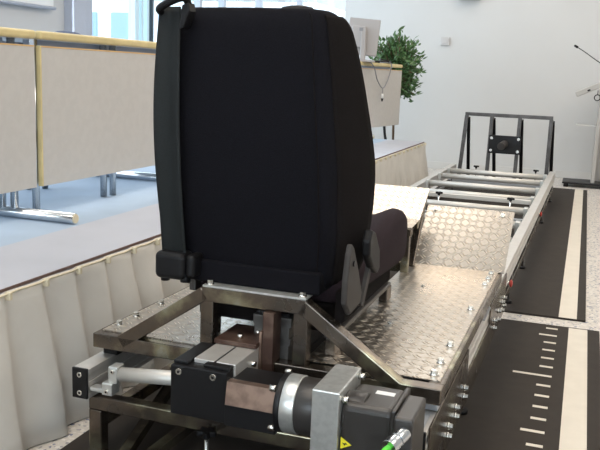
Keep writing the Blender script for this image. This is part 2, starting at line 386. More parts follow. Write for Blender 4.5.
# ------------------------------------------------------------------ tables on the stage
def table(label, p0, p1, feet, group='conference tables on the stage'):
    p0 = Vector((*p0, 0)); p1 = Vector((*p1, 0)); d = (p1-p0); Ln = d.length; d.normalize(); n = Vector((-d.y, d.x, 0))   # n points to the far side (-x)
    t = thing('conference_table', label, 'table', tuple(p0+d*Ln/2+n*0.35+Vector((0, 0, SH))), group=None)
    mt = Matrix((( d.x, n.x, 0, p0.x), (d.y, n.y, 0, p0.y), (0, 0, 1, 0), (0, 0, 0, 1)))
    g = 0.006
    MB().box(g, Ln-g, 0.03, 0.70, 1.190, 1.222, mt).build('table_top', 'tabletop', t, 0.003)
    MB().box(g, Ln-g, -0.004, 0.03, 1.190, 1.224, mt).build('front_edging', 'maple', t, 0.010, 3)
    MB().box(g+0.005, Ln-g-0.010, 0.0, 0.018, 0.602, 1.160, mt).build('modesty_panel', 'laminate', t, 0.001)
    MB().box(g+0.005, Ln-g-0.010, -0.001, 0.019, 1.160, 1.166, mt).build('panel_top_edging', 'orange', t)
    MB().box(g-0.002, g+0.006, -0.002, 0.020, 0.602, 1.166, mt).build('panel_side_edging', 'maple', t, 0.002)
    MB().box(0.08, Ln-0.08, 0.10, 0.14, 1.155, 1.190, mt).box(0.08, Ln-0.08, 0.52, 0.56, 1.155, 1.190, mt).build('apron_rail', 'frame', t)
    for a, cols, foot in feet:
        for c in cols:
            q0 = mt @ Vector((a, c, SH+(0.03 if foot else 0.002))); q1 = mt @ Vector((a, c, 1.19))
            MB().cyl(q0, q1, 0.016, 14).build('leg', 'chrome', t)
        if foot:
            e0 = mt @ Vector((a, foot[0], SH+0.023)); e1 = mt @ Vector((a, foot[1], SH+0.023))
            fo = MB().cyl(e0, e1, 0.0215, 18).build('foot', 'chrome', t)
            MB().cyl(e0+(e0-e1).normalized()*-0.001, e0+(e0-e1).normalized()*0.004, 0.018, 18).build('end_cap', 'cliptrim', fo)
    return t
# y grows away from the camera, n side is -x
table('beige panelled table at the left edge of the picture, cut by the frame', (-2.07, 0.95), (-2.07, 2.765), [(1.74, (0.065, 0.125), (-0.22, 0.62)), (0.25, (0.10, 0.45), (0.0, 0.62))])
table('beige panelled table left of the black seat, with yellow side edging', (-2.07, 2.78), (-2.07, 4.42), [(0.012, (0.038, 0.34), None), (0.63, (0.06, 0.45), None), (0.565, (0.07, 0.5), None), (1.18, (0.10, 0.50), (-0.14, 0.62))])
table('beige panelled table right of the black seat, carrying the monitor', (-2.06, 6.85), (-1.852, 8.55), [(0.30, (0.12, 0.5), (0.04, 0.64)), (1.08, (0.12, 0.5), (0.04, 0.64))])

# things on the tables
t = thing('desk_monitor', 'light grey flat monitor seen from behind on the table right of the seat', 'monitor', (-2.09, 7.55, 1.222))
mx = Matrix.Translation((-2.035, 7.50, 1.222)) @ Matrix.Rotation(math.radians(12), 4, 'Z')
mt = mx @ Matrix.Rotation(math.radians(-9), 4, 'X') @ Matrix.Rotation(math.radians(4), 4, 'Y')
MB().box(-0.145, 0.145, 0.02, 0.055, 0.07, 0.41, mt).build('screen_housing', 'pcgrey', t, 0.008)
MB().box(-0.125, 0.125, 0.053, 0.058, 0.09, 0.39, mt).build('display', 'screen', t)
MB().box(-0.11, 0.02, -0.02, 0.022, 0.13, 0.33, mt).build('rear_cover', 'pcgrey', t, 0.012)
MB().box(0.0, 0.05, -0.045, 0.01, 0.0, 0.30, mx).build('stand', 'pcgrey', t, 0.010)
MB().box(-0.015, 0.02, -0.052, -0.044, 0.28, 0.31, mx).build('tilt_hinge', 'pcdark', t, 0.003)
MB().box(-0.12, 0.14, -0.09, 0.10, 0.0, 0.018, mx).build('base', 'pcgrey', t, 0.006)

def bez(pts, n=10):
    pts = [Vector(p) for p in pts]; out = []
    for i in range(len(pts)-1):
        p0 = pts[max(i-1, 0)]; p1 = pts[i]; p2 = pts[i+1]; p3 = pts[min(i+2, len(pts)-1)]
        for k in range(n):
            u = k/n
            out.append(0.5*((2*p1)+(-p0+p2)*u+(2*p0-5*p1+4*p2-p3)*u*u+(-p0+3*p1-3*p2+p3)*u**3))
    out.append(pts[-1]); return out
t = thing('hanging_cable', 'thin grey cable looping over the table edge below the monitor', 'cable', (-1.93, 7.8, 1.0))
MB().tube(bez([(-2.05, 7.50, 1.235), (-1.965, 7.53, 1.235), (-1.925, 7.62, 1.18), (-1.915, 7.74, 1.06), (-1.90, 7.90, 0.985), (-1.888, 8.02, 1.04), (-1.875, 8.10, 1.16), (-1.885, 8.12, 1.228), (-1.99, 8.10, 1.230)]), 0.006, 8).build('cord', 'pcdark', t)
MB().tube(bez([(-1.897, 7.90, 0.985), (-1.895, 7.90, 0.95), (-1.895, 7.895, 0.915)]), 0.004, 6).build('cord', 'pcdark', t)
MB().cyl((-1.895, 7.895, 0.93), (-1.895, 7.895, 0.885), 0.012, 10).build('plug', 'whitelab', t)
MB().cyl((-1.895, 7.895, 0.885), (-1.895, 7.893, 0.855), 0.014, 10, 0.006).build('plug_tip', 'black', t)
t = thing('black_cable_bundle', 'dark cables bunched on the table end by the plant', 'cable', (-1.95, 8.1, 1.224))
MB().tube(bez([(-2.0, 7.75, 1.232), (-1.93, 7.85, 1.24), (-1.96, 8.0, 1.262), (-1.9, 8.12, 1.24), (-1.98, 8.2, 1.234)]), 0.009, 8).build('cord', 'black', t)
MB().box(-2.02, -1.90, 8.14, 8.22, 1.2235, 1.25).build('adapter', 'black', t, 0.006)
t = thing('glasses_case', 'small dark blue rounded case on the table top at far left', 'case', (-2.3, 3.3, 1.222))
ring = []
for k, (s_, z) in enumerate(((0.9, 1.2225), (1.0, 1.228), (0.95, 1.236), (0.7, 1.244), (0.3, 1.248))):
    ring.append([(-2.30+0.045*s_*math.cos(a*PI/12), 3.30+0.10*s_*math.sin(a*PI/12), z) for a in range(24)])
MB().loft(ring).build('shell', mat('dark_blue_leather', (0.04, 0.06, 0.12), 0.5), t)
MB().box(-2.253, -2.249, 3.27, 3.33, 1.226, 1.230).build('clasp', 'chrome', t)

t = thing('floor_cable', 'black cable hanging down behind the stage under the monitor table', 'cable', (-1.93, 8.35, 0))
MB().tube(bez([(-1.985, 8.36, 1.17), (-1.975, 8.36, 0.75), (-1.955, 8.34, 0.52), (-1.90, 8.33, 0.30), (-1.88, 8.33, 0.10), (-1.80, 8.36, 0.014)]), 0.014, 8).build('cord', 'black', t)
MB().box(-1.82, -1.70, 8.33, 8.39, 0.0, 0.03).build('plug_strip', 'black', t, 0.004)
# plant behind the table
t = thing('potted_plant', 'bushy dark green plant behind the table right of the seat', 'plant', (-2.0, 8.98, 0))
ps = [(0.10, 0.0), (0.14, 0.02), (0.17, 0.30), (0.18, 0.34), (0.15, 0.34), (0.145, 0.30)]
MB().loft([[(-2.0+r*math.cos(a*PI/14), 8.98+r*math.sin(a*PI/14), z) for a in range(28)] for r, z in ps]).build('pot', 'pot', t)
PC = Vector((-2.03, 8.98, 1.20))
m_ = MB()
m_.tube([(-2.0, 8.98, 0.28), (-2.01, 8.97, 0.6), (-2.03, 8.98, 0.95), (-2.03, 8.98, 1.3)], 0.014, 8)
rad = Vector((0.30, 0.28, 0.40))
tips = []
for i in range(120):
    v = Vector((random.gauss(0, 1), random.gauss(0, 1), random.gauss(0.0, 1))).normalized()
    rr_ = random.uniform(0.65, 0.97)
    tip = PC+Vector((v.x*rad.x*rr_, v.y*rad.y*rr_, v.z*rad.z*rr_))
    if v.z < -0.5: tip.x += 0.05
    base = Vector((-2.03, 8.98, random.uniform(0.85, 1.3)))
    mid = (base+tip)/2+Vector((0, 0, 0.04)); m_.tube([base, mid, tip], 0.004, 5); tips.append((base, mid, tip))
m_.build('branches', 'bark', t)
lf = MB()
for base, mid, tip in tips:
    for j in range(26):
        u = random.uniform(0.25, 1.05); c = base.lerp(mid, u*2) if u < 0.5 else mid.lerp(tip, (u-0.5)*2)
        c = c+Vector((random.gauss(0, .022), random.gauss(0, .022), random.gauss(0, .022)))
        d = ((tip-base).normalized()+Vector((random.gauss(0, .6), random.gauss(0, .6), random.gauss(0.1, .6)))).normalized()
        sd = d.cross(Vector((random.gauss(0, 1), random.gauss(0, 1), random.gauss(0, 1)))).normalized(); nn = d.cross(sd)
        L_ = random.uniform(0.05, 0.085); w_ = L_*0.22
        P = [c, c+d*L_*0.45+sd*w_, c+d*L_, c+d*L_*0.45-sd*w_, c+d*L_*0.5+nn*w_*0.35]
        vs = [lf.bm.verts.new(p) for p in P]
        for q in ((0, 1, 4), (1, 2, 4), (2, 3, 4), (3, 0, 4)): lf.bm.faces.new([vs[k] for k in q])
lf.build('foliage', 'leaf', t)

# ------------------------------------------------------------------ lectern
t = thing('lectern', 'grey lectern with slanted desk at the right edge of the picture', 'lectern', (0.25, 9.42, 0))
MB().box(-0.17, 0.55, 9.22, 9.62, 0.035, 0.055).build('base_plate', 'black', t, 0.006)
for x, y in ((-0.13, 9.26), (0.5, 9.26), (-0.13, 9.58), (0.5, 9.58)): MB().cyl((x, y, 0), (x, y, 0.036), 0.025, 12).build('foot', 'black', t)
MB().box(0.12, 0.16, 9.28, 9.56, 0.055, 1.05).box(0.42, 0.46, 9.28, 9.56, 0.055, 1.05).build('column', 'lectern', t, 0.004)
MB().box(0.16, 0.42, 9.50, 9.52, 0.055, 1.05).build('back_panel', 'lectern', t, 0.002)
MB().box(-0.09, 0.12, 9.30, 9.54, 0.655, 0.668).build('side_shelf', 'trim', t, 0.002)
dk = Matrix.Translation((0.25, 9.40, 1.15)) @ Matrix.Rotation(math.radians(-25), 4, 'Y')
MB().box(-0.40, 0.34, -0.22, 0.24, -0.02, 0.035, dk).build('reading_desk', 'lectern', t, 0.006)
MB().box(-0.28, -0.25, -0.225, -0.219, -0.008, 0.008, dk).build('edge_socket', 'black', t)
MB().tube([(0.10+0.03*math.cos(a*PI/10), 9.19, 0.965+0.03*math.sin(a*PI/10)) for a in range(21)], 0.006, 6).build('cable_ring', 'black', t)
MB().tube([(0.10, 9.19, 0.995), (0.10, 9.2, 1.04)], 0.004, 6).build('hook', 'black', t)
t = thing('gooseneck_microphone', 'thin black gooseneck microphone rising from the lectern', 'microphone', (0.30, 9.40, 1.14))
MB().tube(bez([(0.30, 9.40, 1.19), (0.22, 9.40, 1.26), (0.09, 9.40, 1.33), (-0.06, 9.40, 1.43), (-0.15, 9.40, 1.485)]), 0.0045, 8).build('gooseneck', 'black', t)
MB().cyl((-0.145, 9.40, 1.482), (-0.185, 9.40, 1.503), 0.013, 12, 0.011).build('capsule', 'black', t)
MB().cyl((0.30, 9.40, 1.17), (0.30, 9.40, 1.21), 0.02, 14).build('socket', 'black', t)

# ------------------------------------------------------------------ rubber mats
t = thing('rubber_mat', 'dark rubber mat with a white measuring scale, nearest the camera', 'mat', (-0.6, 1.9, 0))
MB().box(-1.335, 0.153, 0.3, 3.79, 0, 0.008).build('sheet', 'mat', t, 0.002)
MB().box(0.022, 0.102, 0.3, 3.775, 0.008, 0.0088).build('white_stripe', 'tape', t)
y = 3.132+0.1067*6
for i in range(26):
    yy = 3.728-0.1067*i
    k = i % 10
    w_ = 0.143 if k == 6 else (0.075 if k == 1 else 0.05)
    MB().box(-0.025-w_, -0.025, yy-0.009, yy+0.009, 0.008, 0.0088).build('scale_mark', 'tape', t)
t = thing('rubber_mat', 'dark rubber mat with a plain white stripe, farther along the track', 'mat', (-0.6, 6.4, 0))
MB().box(-1.36, 0.094, 3.93, 8.99, 0, 0.010).build('sheet', 'mat', t, 0.002)
MB().box(-0.028, 0.054, 3.93, 8.985, 0.010, 0.0108).build('white_stripe', 'tape', t)

# ------------------------------------------------------------------ sled track (device frame)
XR = -0.300; XL = -1.278; Y0 = 1.80; Y1 = 8.0
t = thing('sled_track', 'long aluminium track with cross tubes on a steel base', 'track', (-0.79, 4.9, 0), dev=True)
track = t
def rail(xo, s, dz=0.0):     # xo outer x, s=+1: rail extends to +x from xo
    a, b = (xo, xo+0.05) if s > 0 else (xo-0.05, xo)
    m = MB().box(a+0.003, b-0.003, Y0, Y1, 0.19, 0.277)
    # raised lips leave the slots of the extrusion
    for z0, z1 in ((0.190, 0.204), (0.226, 0.241), (0.263, 0.280)):
        m.box(a, b, Y0, Y1, z0, z1)
    if dz:
        for v in m.bm.verts: v.co.z = 0.284+(v.co.z-0.280)*0.94
    return m
r = rail(XR, -1).build('side_rail', 'alu', t, 0.001)
MB().box(XR-0.052, XR+0.001, Y0-0.008, Y0, 0.188, 0.282).build('end_cap', 'black', r, 0.002)
r = rail(XL, 1, 1).build('side_rail', 'alu', t, 0.001)
cpz = MB().box(XL+0.001, XL+0.049, Y0-0.008, Y0, 0.199, 0.286).build('end_cap', 'black', r, 0.002)
for z in (0.216, 0.268): capbolt((XL+0.026, Y0-0.008, z), (0, -1, 0), 0.0075, 0.003, cpz)
for ty in (7.50, 7.05, 6.50, 5.98, 5.42, 4.85, 4.30, 3.75):
    c = MB().cyl((XL+0.075, ty, 0.272), (XR-0.075, ty, 0.272), 0.023, 22).build('cross_tube', 'alutube', t)
    for s in (XL+0.062, XR-0.062):
        MB().box(s-0.014, s+0.014, ty-0.032, ty+0.032, 0.225, 0.298).build('tube_clamp', 'alubright', c, 0.004)
# thin rods running between the tubes
MB().box(XL+0.06, XR-0.06, 5.80, 5.84, 0.262, 0.292).build('flat_cross_bar', 'alutube', t, 0.003)
for x0, x1 in ((-0.340, -0.305), (-1.245, -1.210)):
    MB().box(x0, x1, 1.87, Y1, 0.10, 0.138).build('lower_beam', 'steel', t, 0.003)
    for y in (2.60, 4.07, 4.90, 6.60, 7.85):
        MB().box(x0+0.003, x1-0.002, y-0.03, y+0.03, 0.138, 0.19).build('spacer_post', 'darksteel', t, 0.002)
        f = MB().cyl(((x0+x1)/2, y, 0.012), ((x0+x1)/2, y, 0.10), 0.008, 10).build('levelling_foot', 'darksteel', t)
        MB().cyl(((x0+x1)/2, y, 0.0102), ((x0+x1)/2, y, 0.024), 0.022, 14).build('foot_pad', 'black', f)
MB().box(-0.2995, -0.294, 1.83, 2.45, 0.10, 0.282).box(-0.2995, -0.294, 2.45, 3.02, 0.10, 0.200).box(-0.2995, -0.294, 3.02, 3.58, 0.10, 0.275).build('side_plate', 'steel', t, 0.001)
for y, zs in ((2.105, (.172, .143)), (2.23, (.178, .150)), (2.39, (.178, .150)), (3.16, (.176, .146)), (3.30, (.178, .142)), (3.44, (.180, .145)), (3.52, (.178, .145))):
    for z in zs: hexbolt((-0.294, y, z), (1, 0, 0), 0.008, 0.014, t)
for y, z in ((3.746, .19), (5.84, .199)):
    k = MB().cyl((-0.312, y, z), (-0.293, y, z), 0.010, 12).build('lock_pin', 'bolt', t)
    MB().loft([[(-0.293+dx, y+rr_*math.cos(a*PI/9), z+rr_*math.sin(a*PI/9)) for a in range(18)] for dx, rr_ in ((0, .012), (0.003, .017), (0.008, .018), (0.012, .013), (0.014, .005))]).build('red_knob', 'red', k)
# rear cross bar and legs
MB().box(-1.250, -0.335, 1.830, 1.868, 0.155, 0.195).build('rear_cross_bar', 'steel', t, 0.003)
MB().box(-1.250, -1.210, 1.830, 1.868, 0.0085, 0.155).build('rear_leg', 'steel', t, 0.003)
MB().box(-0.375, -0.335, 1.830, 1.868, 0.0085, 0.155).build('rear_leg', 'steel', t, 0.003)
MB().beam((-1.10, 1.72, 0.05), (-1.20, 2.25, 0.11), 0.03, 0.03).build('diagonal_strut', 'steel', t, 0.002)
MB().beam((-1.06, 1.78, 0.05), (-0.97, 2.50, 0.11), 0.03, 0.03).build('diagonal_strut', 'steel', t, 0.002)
for y in (2.25, 2.5, 4.3, 5.72, 7.72):
    MB().box(-1.215, -0.34, y-0.018, y+0.018, 0.11, 0.146 if y < 5 else 0.17).build('cross_member', 'darksteel' if y < 5 else 'zincpaint', t, 0.002)
def star_knob(x, y, z, zb, parent):
    k = MB()
    k.cyl((x, y, z-0.012), (x, y, z-0.002), 0.010, 12)
    pts = [(x+(0.021+0.006*math.cos(5*a*2*PI/40))*math.cos(a*2*PI/40), y+(0.021+0.006*math.cos(5*a*2*PI/40))*math.sin(a*2*PI/40)) for a in range(40)]
    k.prism(pts, 2, z-0.002, z+0.012)
    o = k.build('star_knob', 'plastic', parent, 0.002)
    MB().cyl((x, y, zb), (x, y, z-0.012), 0.0055, 10).build('threaded_stud', 'bolt', o)
    MB().cyl((x, y, zb), (x, y, zb+0.012), 0.011, 6).build('nut', 'bolt', o)
star_knob(-0.870, 1.80, 0.165, 0.009, t)
for x, y in ((-1.0, 7.72), (-0.46, 7.72), (-0.985, 5.72), (-0.49, 5.72)): star_knob(x, y, 0.30, 0.17, t)

# buffer frame at the far end
t = thing('impact_stop_frame', 'dark steel A-frame with a black plate at the far track end', 'frame', (-0.76, 8.0, 0.17), dev=True)
YB = 8.02
MB().beam((-1.18, YB, 0.775), (-0.365, YB, 0.775), 0.034, 0.034).build('top_bar', 'darksteel', t, 0.003)
for xb, xt in ((-1.20, -1.165), (-0.935, -0.925), (-0.67, -0.665), (-0.38, -0.38)):
    MB().beam((xb, YB, 0.17), (xt, YB, 0.76), 0.036, 0.034).build('post', 'darksteel', t, 0.003)
    MB().beam((xb+0.03, YB+0.48, 0.02), (xt+0.015, YB+0.03, 0.74), 0.032, 0.030).build('rear_brace', 'black', t, 0.003)
MB().box(-1.19, -0.36, YB-0.02, YB+0.02, 0.13, 0.17).build('bottom_bar', 'darksteel', t, 0.002)
MB().box(-1.19, -0.36, YB+0.46, YB+0.50, 0.0102, 0.04).build('floor_bar', 'darksteel', t, 0.002)
bp_ = MB().box(-0.935, -0.635, YB-0.034, YB-0.017, 0.415, 0.588).build('impact_plate', 'black', t, 0.003)
for x in (-0.91, -0.66):
    for z in (0.443, 0.56): hexbolt((x, YB-0.034, z), (0, -1, 0), 0.010, 0.012, bp_)
MB().cyl((-0.785, YB-0.034, 0.51), (-0.80, YB-0.20, 0.495), 0.036, 20).build('buffer', 'greyplastic', t, 0.004)

# ------------------------------------------------------------------ sled carriage
t = thing('sled_carriage', 'checker-plate carriage with steel tube frame under the black seat', 'carriage', (-0.80, 2.6, 0.28), dev=True)
car = t
XCL = -1.272; XCR = -0.285; ZP = 0.358; YR = 1.885
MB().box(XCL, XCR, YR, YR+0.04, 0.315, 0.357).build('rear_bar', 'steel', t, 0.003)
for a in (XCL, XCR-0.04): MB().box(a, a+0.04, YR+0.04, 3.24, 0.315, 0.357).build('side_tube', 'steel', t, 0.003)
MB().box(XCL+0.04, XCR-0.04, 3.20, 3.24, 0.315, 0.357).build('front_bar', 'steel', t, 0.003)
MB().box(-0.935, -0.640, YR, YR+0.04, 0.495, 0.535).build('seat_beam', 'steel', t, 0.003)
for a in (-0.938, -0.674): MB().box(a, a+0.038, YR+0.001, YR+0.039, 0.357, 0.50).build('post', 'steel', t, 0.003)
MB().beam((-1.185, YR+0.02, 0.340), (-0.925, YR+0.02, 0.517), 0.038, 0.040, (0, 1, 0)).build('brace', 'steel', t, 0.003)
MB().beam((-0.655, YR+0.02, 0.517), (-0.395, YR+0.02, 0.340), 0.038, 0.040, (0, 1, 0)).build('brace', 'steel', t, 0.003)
MB().box(-0.930, -0.640, YR-0.004, YR+0.075, 0.5355, 0.541).build('mounting_strip', 'alubright', t, 0.001)
for x in (-0.915, -0.655): hexbolt((x, YR+0.012, 0.541), (0, 0, 1), 0.008, 0.012, t)
for x0, x1, y0 in ((XCL+0.012, -0.885, YR+0.03), (-0.655, XCR-0.012, YR+0.05)):
    MB().slab((x0, y0, ZP+0.002), (1, 0, 0), (0, 1, 0), x1-x0, 3.20-y0, 0.003).build('floor_plate', 'checker', t)
for x in (XCL+0.03, XCR-0.035):
    for y in (1.975, 2.07, 2.22, 2.62, 2.98, 3.08, 3.17): hexbolt((x, y, ZP+0.002), (0, 0, 1), 0.009, 0.012, t)
for y in (2.05, 2.55, 3.1): hexbolt((-0.525+0.0, y+0.3, ZP+0.002), (0, 0, 1), 0.006, 0.006, t)
# corner brackets and slides on the rails
for x0, x1 in ((XCL+0.004, XCL+0.05), (XCR-0.055, XCR-0.012)):
    for y in (1.93, 3.0):
        MB().box(x0, x1, y, y+0.10, 0.2815, 0.315).build('slide_block', 'black' if x0 < -1 else 'zincpaint', t, 0.003)
MB().slab((-0.395, 1.80, 0.2835), (1, 0, 0), (0, 1, 0), 0.085, 0.10, 0.003).build('stop_plate', 'zincpaint', t)
MB().box(XCR-0.05, XCR-0.004, 2.78, 2.95, 0.281, 0.286).build('stop_plate', 'zincpaint', t)
# foot rests
u = Vector((0, 3.45-3.20, 0.566-0.36)); L_ = u.length
fr_ = MB().slab((-0.636, 3.200, 0.360), (1, 0, 0), u, 0.362, L_, 0.004).build('foot_plate', 'checker', t)
for x in (-0.60, -0.32): hexbolt((x, 3.43, 0.5515), (0, -u.z, u.y), 0.008, 0.008, fr_)
for x in (-0.61, -0.335):
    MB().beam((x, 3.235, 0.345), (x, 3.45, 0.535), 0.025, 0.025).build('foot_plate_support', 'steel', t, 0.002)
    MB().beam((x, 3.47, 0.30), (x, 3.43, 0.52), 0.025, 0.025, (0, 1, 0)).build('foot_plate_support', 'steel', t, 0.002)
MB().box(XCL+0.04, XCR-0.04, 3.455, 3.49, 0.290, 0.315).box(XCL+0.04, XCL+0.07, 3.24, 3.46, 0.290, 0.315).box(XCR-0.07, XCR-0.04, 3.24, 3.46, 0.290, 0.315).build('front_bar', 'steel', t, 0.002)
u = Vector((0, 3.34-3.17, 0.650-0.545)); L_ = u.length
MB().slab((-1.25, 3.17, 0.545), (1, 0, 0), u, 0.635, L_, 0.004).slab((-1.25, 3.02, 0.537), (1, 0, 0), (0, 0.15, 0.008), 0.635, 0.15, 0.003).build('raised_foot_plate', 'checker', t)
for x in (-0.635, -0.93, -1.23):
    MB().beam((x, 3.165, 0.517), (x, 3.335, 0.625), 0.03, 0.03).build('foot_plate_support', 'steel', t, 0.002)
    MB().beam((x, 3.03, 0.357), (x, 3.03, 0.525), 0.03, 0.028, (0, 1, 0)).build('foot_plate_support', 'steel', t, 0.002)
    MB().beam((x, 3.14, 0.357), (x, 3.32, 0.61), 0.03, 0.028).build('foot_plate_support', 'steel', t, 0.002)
MB().box(-1.25, -0.615, 3.01, 3.05, 0.505, 0.532).build('foot_plate_edge', 'steel', t, 0.002)

# ------------------------------------------------------------------ linear axis under the seat
t = thing('linear_axis', 'grey aluminium profile running under the seat beam with a brown plate', 'actuator', (-0.79, 2.3, 0.2), dev=True)
MB().box(-0.872, -0.818, 1.725, 1.895, 0.300, 0.398).box(-0.812, -0.760, 1.725, 1.895, 0.300, 0.398).box(-0.868, -0.764, 1.73, 1.90, 0.298, 0.388).build('guide_profile', 'alu', t, 0.002)
pl = MB().box(-0.876, -0.757, 1.845, 1.99, 0.399, 0.412).build('top_plate', 'rust', t, 0.002)
for x, y in ((-0.815, 1.875), (-0.785, 1.925)): MB().cyl((x, y, 0.412), (x, y, 0.424), 0.007, 12).build('bolt', 'bolt', pl)
m_ = MB().box(-0.800, -0.700, 1.93, 2.95, 0.160, 0.462)
for z0, z1 in ((.16, .18), (.235, .255), (.31, .335), (.39, .41), (.44, .466)): m_.box(-0.803, -0.695, 1.93, 2.95, z0, z1)
m_.build('main_profile', 'darkalu', t, 0.002)
MB().box(-0.795, -0.705, 1.94, 2.90, 0.466, 0.474).build('cover_strip', 'black', t)
MB().box(-0.752, -0.722, 1.872, 1.928, 0.255, 0.492).build('mounting_plate', 'rust', t, 0.002)
MB().box(-0.760, -0.752, 1.868, 1.928, 0.330, 0.440).build('edge_plate', 'copper', t, 0.002)
MB().box(-0.86, -0.70, 1.99, 2.9, 0.205, 0.30).build('lower_profile', 'darksteel', t, 0.003)

# ------------------------------------------------------------------ drive unit
t = thing('drive_unit', 'black servo motor drive with silver flange across the track end', 'motor', (-0.75, 1.72, 0.25), dev=True)
MB().cyl((-1.150, 1.822, 0.276), (-0.912, 1.775, 0.318), 0.0195, 28).build('torque_tube', 'alutube', t)
c = MB().box(-1.168, -1.140, 1.800, 1.84, 0.255, 0.302).box(-1.182, -1.150, 1.790, 1.83, 0.222, 0.257).box(-1.227, -1.182, 1.80, 1.83, 0.222, 0.234).build('tube_clamp', 'alubright', t, 0.003)
for z in (0.230, 0.285): capbolt((-1.154 if z > .25 else -1.166, 1.80 if z > .25 else 1.79, z+0.004), (0, -1, 0), 0.006, 0.004, c)
h = MB().box(-0.915, -0.765, 1.685, 1.85, 0.262, 0.388).box(-0.915, -0.875, 1.70, 1.85, 0.388, 0.396).box(-0.835, -0.765, 1.70, 1.85, 0.388, 0.396).build('coupling_housing', 'black', t, 0.002)
for x, z in ((-0.892, 0.374), (-0.800, 0.374)): capbolt((x, 1.685, z), (0, -1, 0), 0.008, 0.004, h)
for z in (0.262, 0.366): capbolt((-0.765, 1.70, z), (1, 0, 0), 0.008, 0.014, h)
capbolt((-0.765, 1.83, 0.366), (1, 0, 0), 0.008, 0.014, h)
MB().box(-0.765, -0.632, 1.674, 1.80, 0.262, 0.317).box(-0.765, -0.632, 1.70, 1.80, 0.317, 0.368).build('spindle_housing', 'black', t, 0.003)
MB().prism([(1.666, 0.318), (1.690, 0.318), (1.698, 0.374), (1.676, 0.374)], 0, -0.760, -0.634).build('bronze_plate', 'copper', t, 0.001)
g = MB().cyl((-0.632, 1.72, 0.329), (-0.618, 1.72, 0.329), 0.0710, 36).build('gearbox_flange', 'black', t, 0.002)
for y, z in ((1.668, 0.380), (1.668, 0.283), (1.77, 0.385)): capbolt((-0.632, y, z), (-1, 0, 0), 0.008, 0.014, g)
MB().cyl((-0.618, 1.72, 0.329), (-0.583, 1.72, 0.329), 0.0700, 40).build('gearbox_ring', 'alubright', t, 0.002)
MB().cyl((-0.583, 1.72, 0.329), (-0.528, 1.72, 0.329), 0.0680, 40).build('gearbox', 'blackmotor', t, 0.002)
fl = MB().box(-0.530, -0.466, 1.625, 1.805, 0.150, 0.413).build('flange_block', 'alubright', t, 0.003)
for y, z in ((1.65, 0.390), (1.785, 0.398), (1.65, 0.20)): capbolt((-0.466, y, z), (1, 0, 0), 0.008, 0.014, fl)
mo = MB().box(-0.466, -0.345, 1.640, 1.785, 0.225, 0.386)
mo.build('motor_body', 'blackmotor', t, 0.016, 4)
MB().cyl((-0.466, 1.692, 0.346), (-0.418, 1.692, 0.346), 0.050, 32).build('motor_collar', 'blackmotor', t, 0.004)
MB().box(-0.353, -0.341, 1.635, 1.789, 0.222, 0.390).build('motor_band', 'blackmotor', t, 0.004, 2)
ec = MB().box(-0.338, -0.295, 1.60, 1.74, 0.20, 0.392).build('motor_end_cap', 'blackmotor', t, 0.006, 3)
MB().box(-0.410, -0.366, 1.725, 1.745, 0.386, 0.3868).build('type_label', 'whitelab', t)
wl = MB().prism([(-0.462, 0.307), (-0.462, 0.279), (-0.437, 0.291)], 1, 1.6385, 1.640).build('warning_label', 'yellow', t)
MB().prism([(-0.4455, 0.2925), (-0.452, 0.2955), (-0.4515, 0.293), (-0.459, 0.2945), (-0.451, 0.2875), (-0.4515, 0.2905)], 1, 1.6378, 1.6386).build('lightning_symbol', 'black', wl)
for i, (dx, dz) in enumerate(((0, 0), (0.012, -0.052))):
    A = Vector((-0.312+dx, 1.60, 0.362+dz)); D = Vector((-0.32, -0.92, -0.20)).normalized()
    c = MB().cyl(A, A+D*0.030, 0.016, 20).cyl(A+D*0.030, A+D*0.034, 0.014, 20).cyl(A+D*0.034, A+D*0.062, 0.017, 20).build('connector', 'chrome', t, 0.001)
    if i == 0:
        MB().tube(bez([A+D*0.060, A+D*0.085, A+D*0.10+Vector((-0.006, 0.0, -0.03)), A+D*0.10+Vector((-0.02, 0.03, -0.10)), A+D*0.08+Vector((-0.02, 0.08, -0.22)), (-0.36, 1.72, 0.10)]), 0.0065, 10).build('cable', 'green', t)

# ------------------------------------------------------------------ car seat
t = thing('car_seat', 'black fabric car seat seen from behind, mounted on the carriage', 'seat', (-0.81, 2.2, 0.40), dev=True)
seat = t
secs = [  # z, x left, x right front, x seam at rear right, y rear, y front
    (0.545, -1.01, -0.60, -0.62, 1.955, 2.08), (0.56, -1.045, -0.575, -0.61, 1.940, 2.11), (0.60, -1.060, -0.552, -0.605, 1.930, 2.12),
    (0.68, -1.078, -0.537, -0.598, 1.915, 2.12), (0.78, -1.103, -0.528, -0.600, 1.905, 2.12), (0.87, -1.113, -0.527, -0.604, 1.902, 2.11),
    (0.95, -1.117, -0.538, -0.612, 1.902, 2.10), (1.02, -1.115, -0.548, -0.620, 1.905, 2.08), (1.10, -1.110, -0.562, -0.628, 1.910, 2.06),
    (1.17, -1.103, -0.578, -0.636, 1.915, 2.04), (1.215, -1.096, -0.592, -0.642, 1.922, 2.025), (1.240, -1.085, -0.612, -0.650, 1.933, 2.01), (1.2535, -1.06, -0.640, -0.668, 1.945, 1.995), (1.257, -1.02, -0.69, -0.70, 1.958, 1.982)]
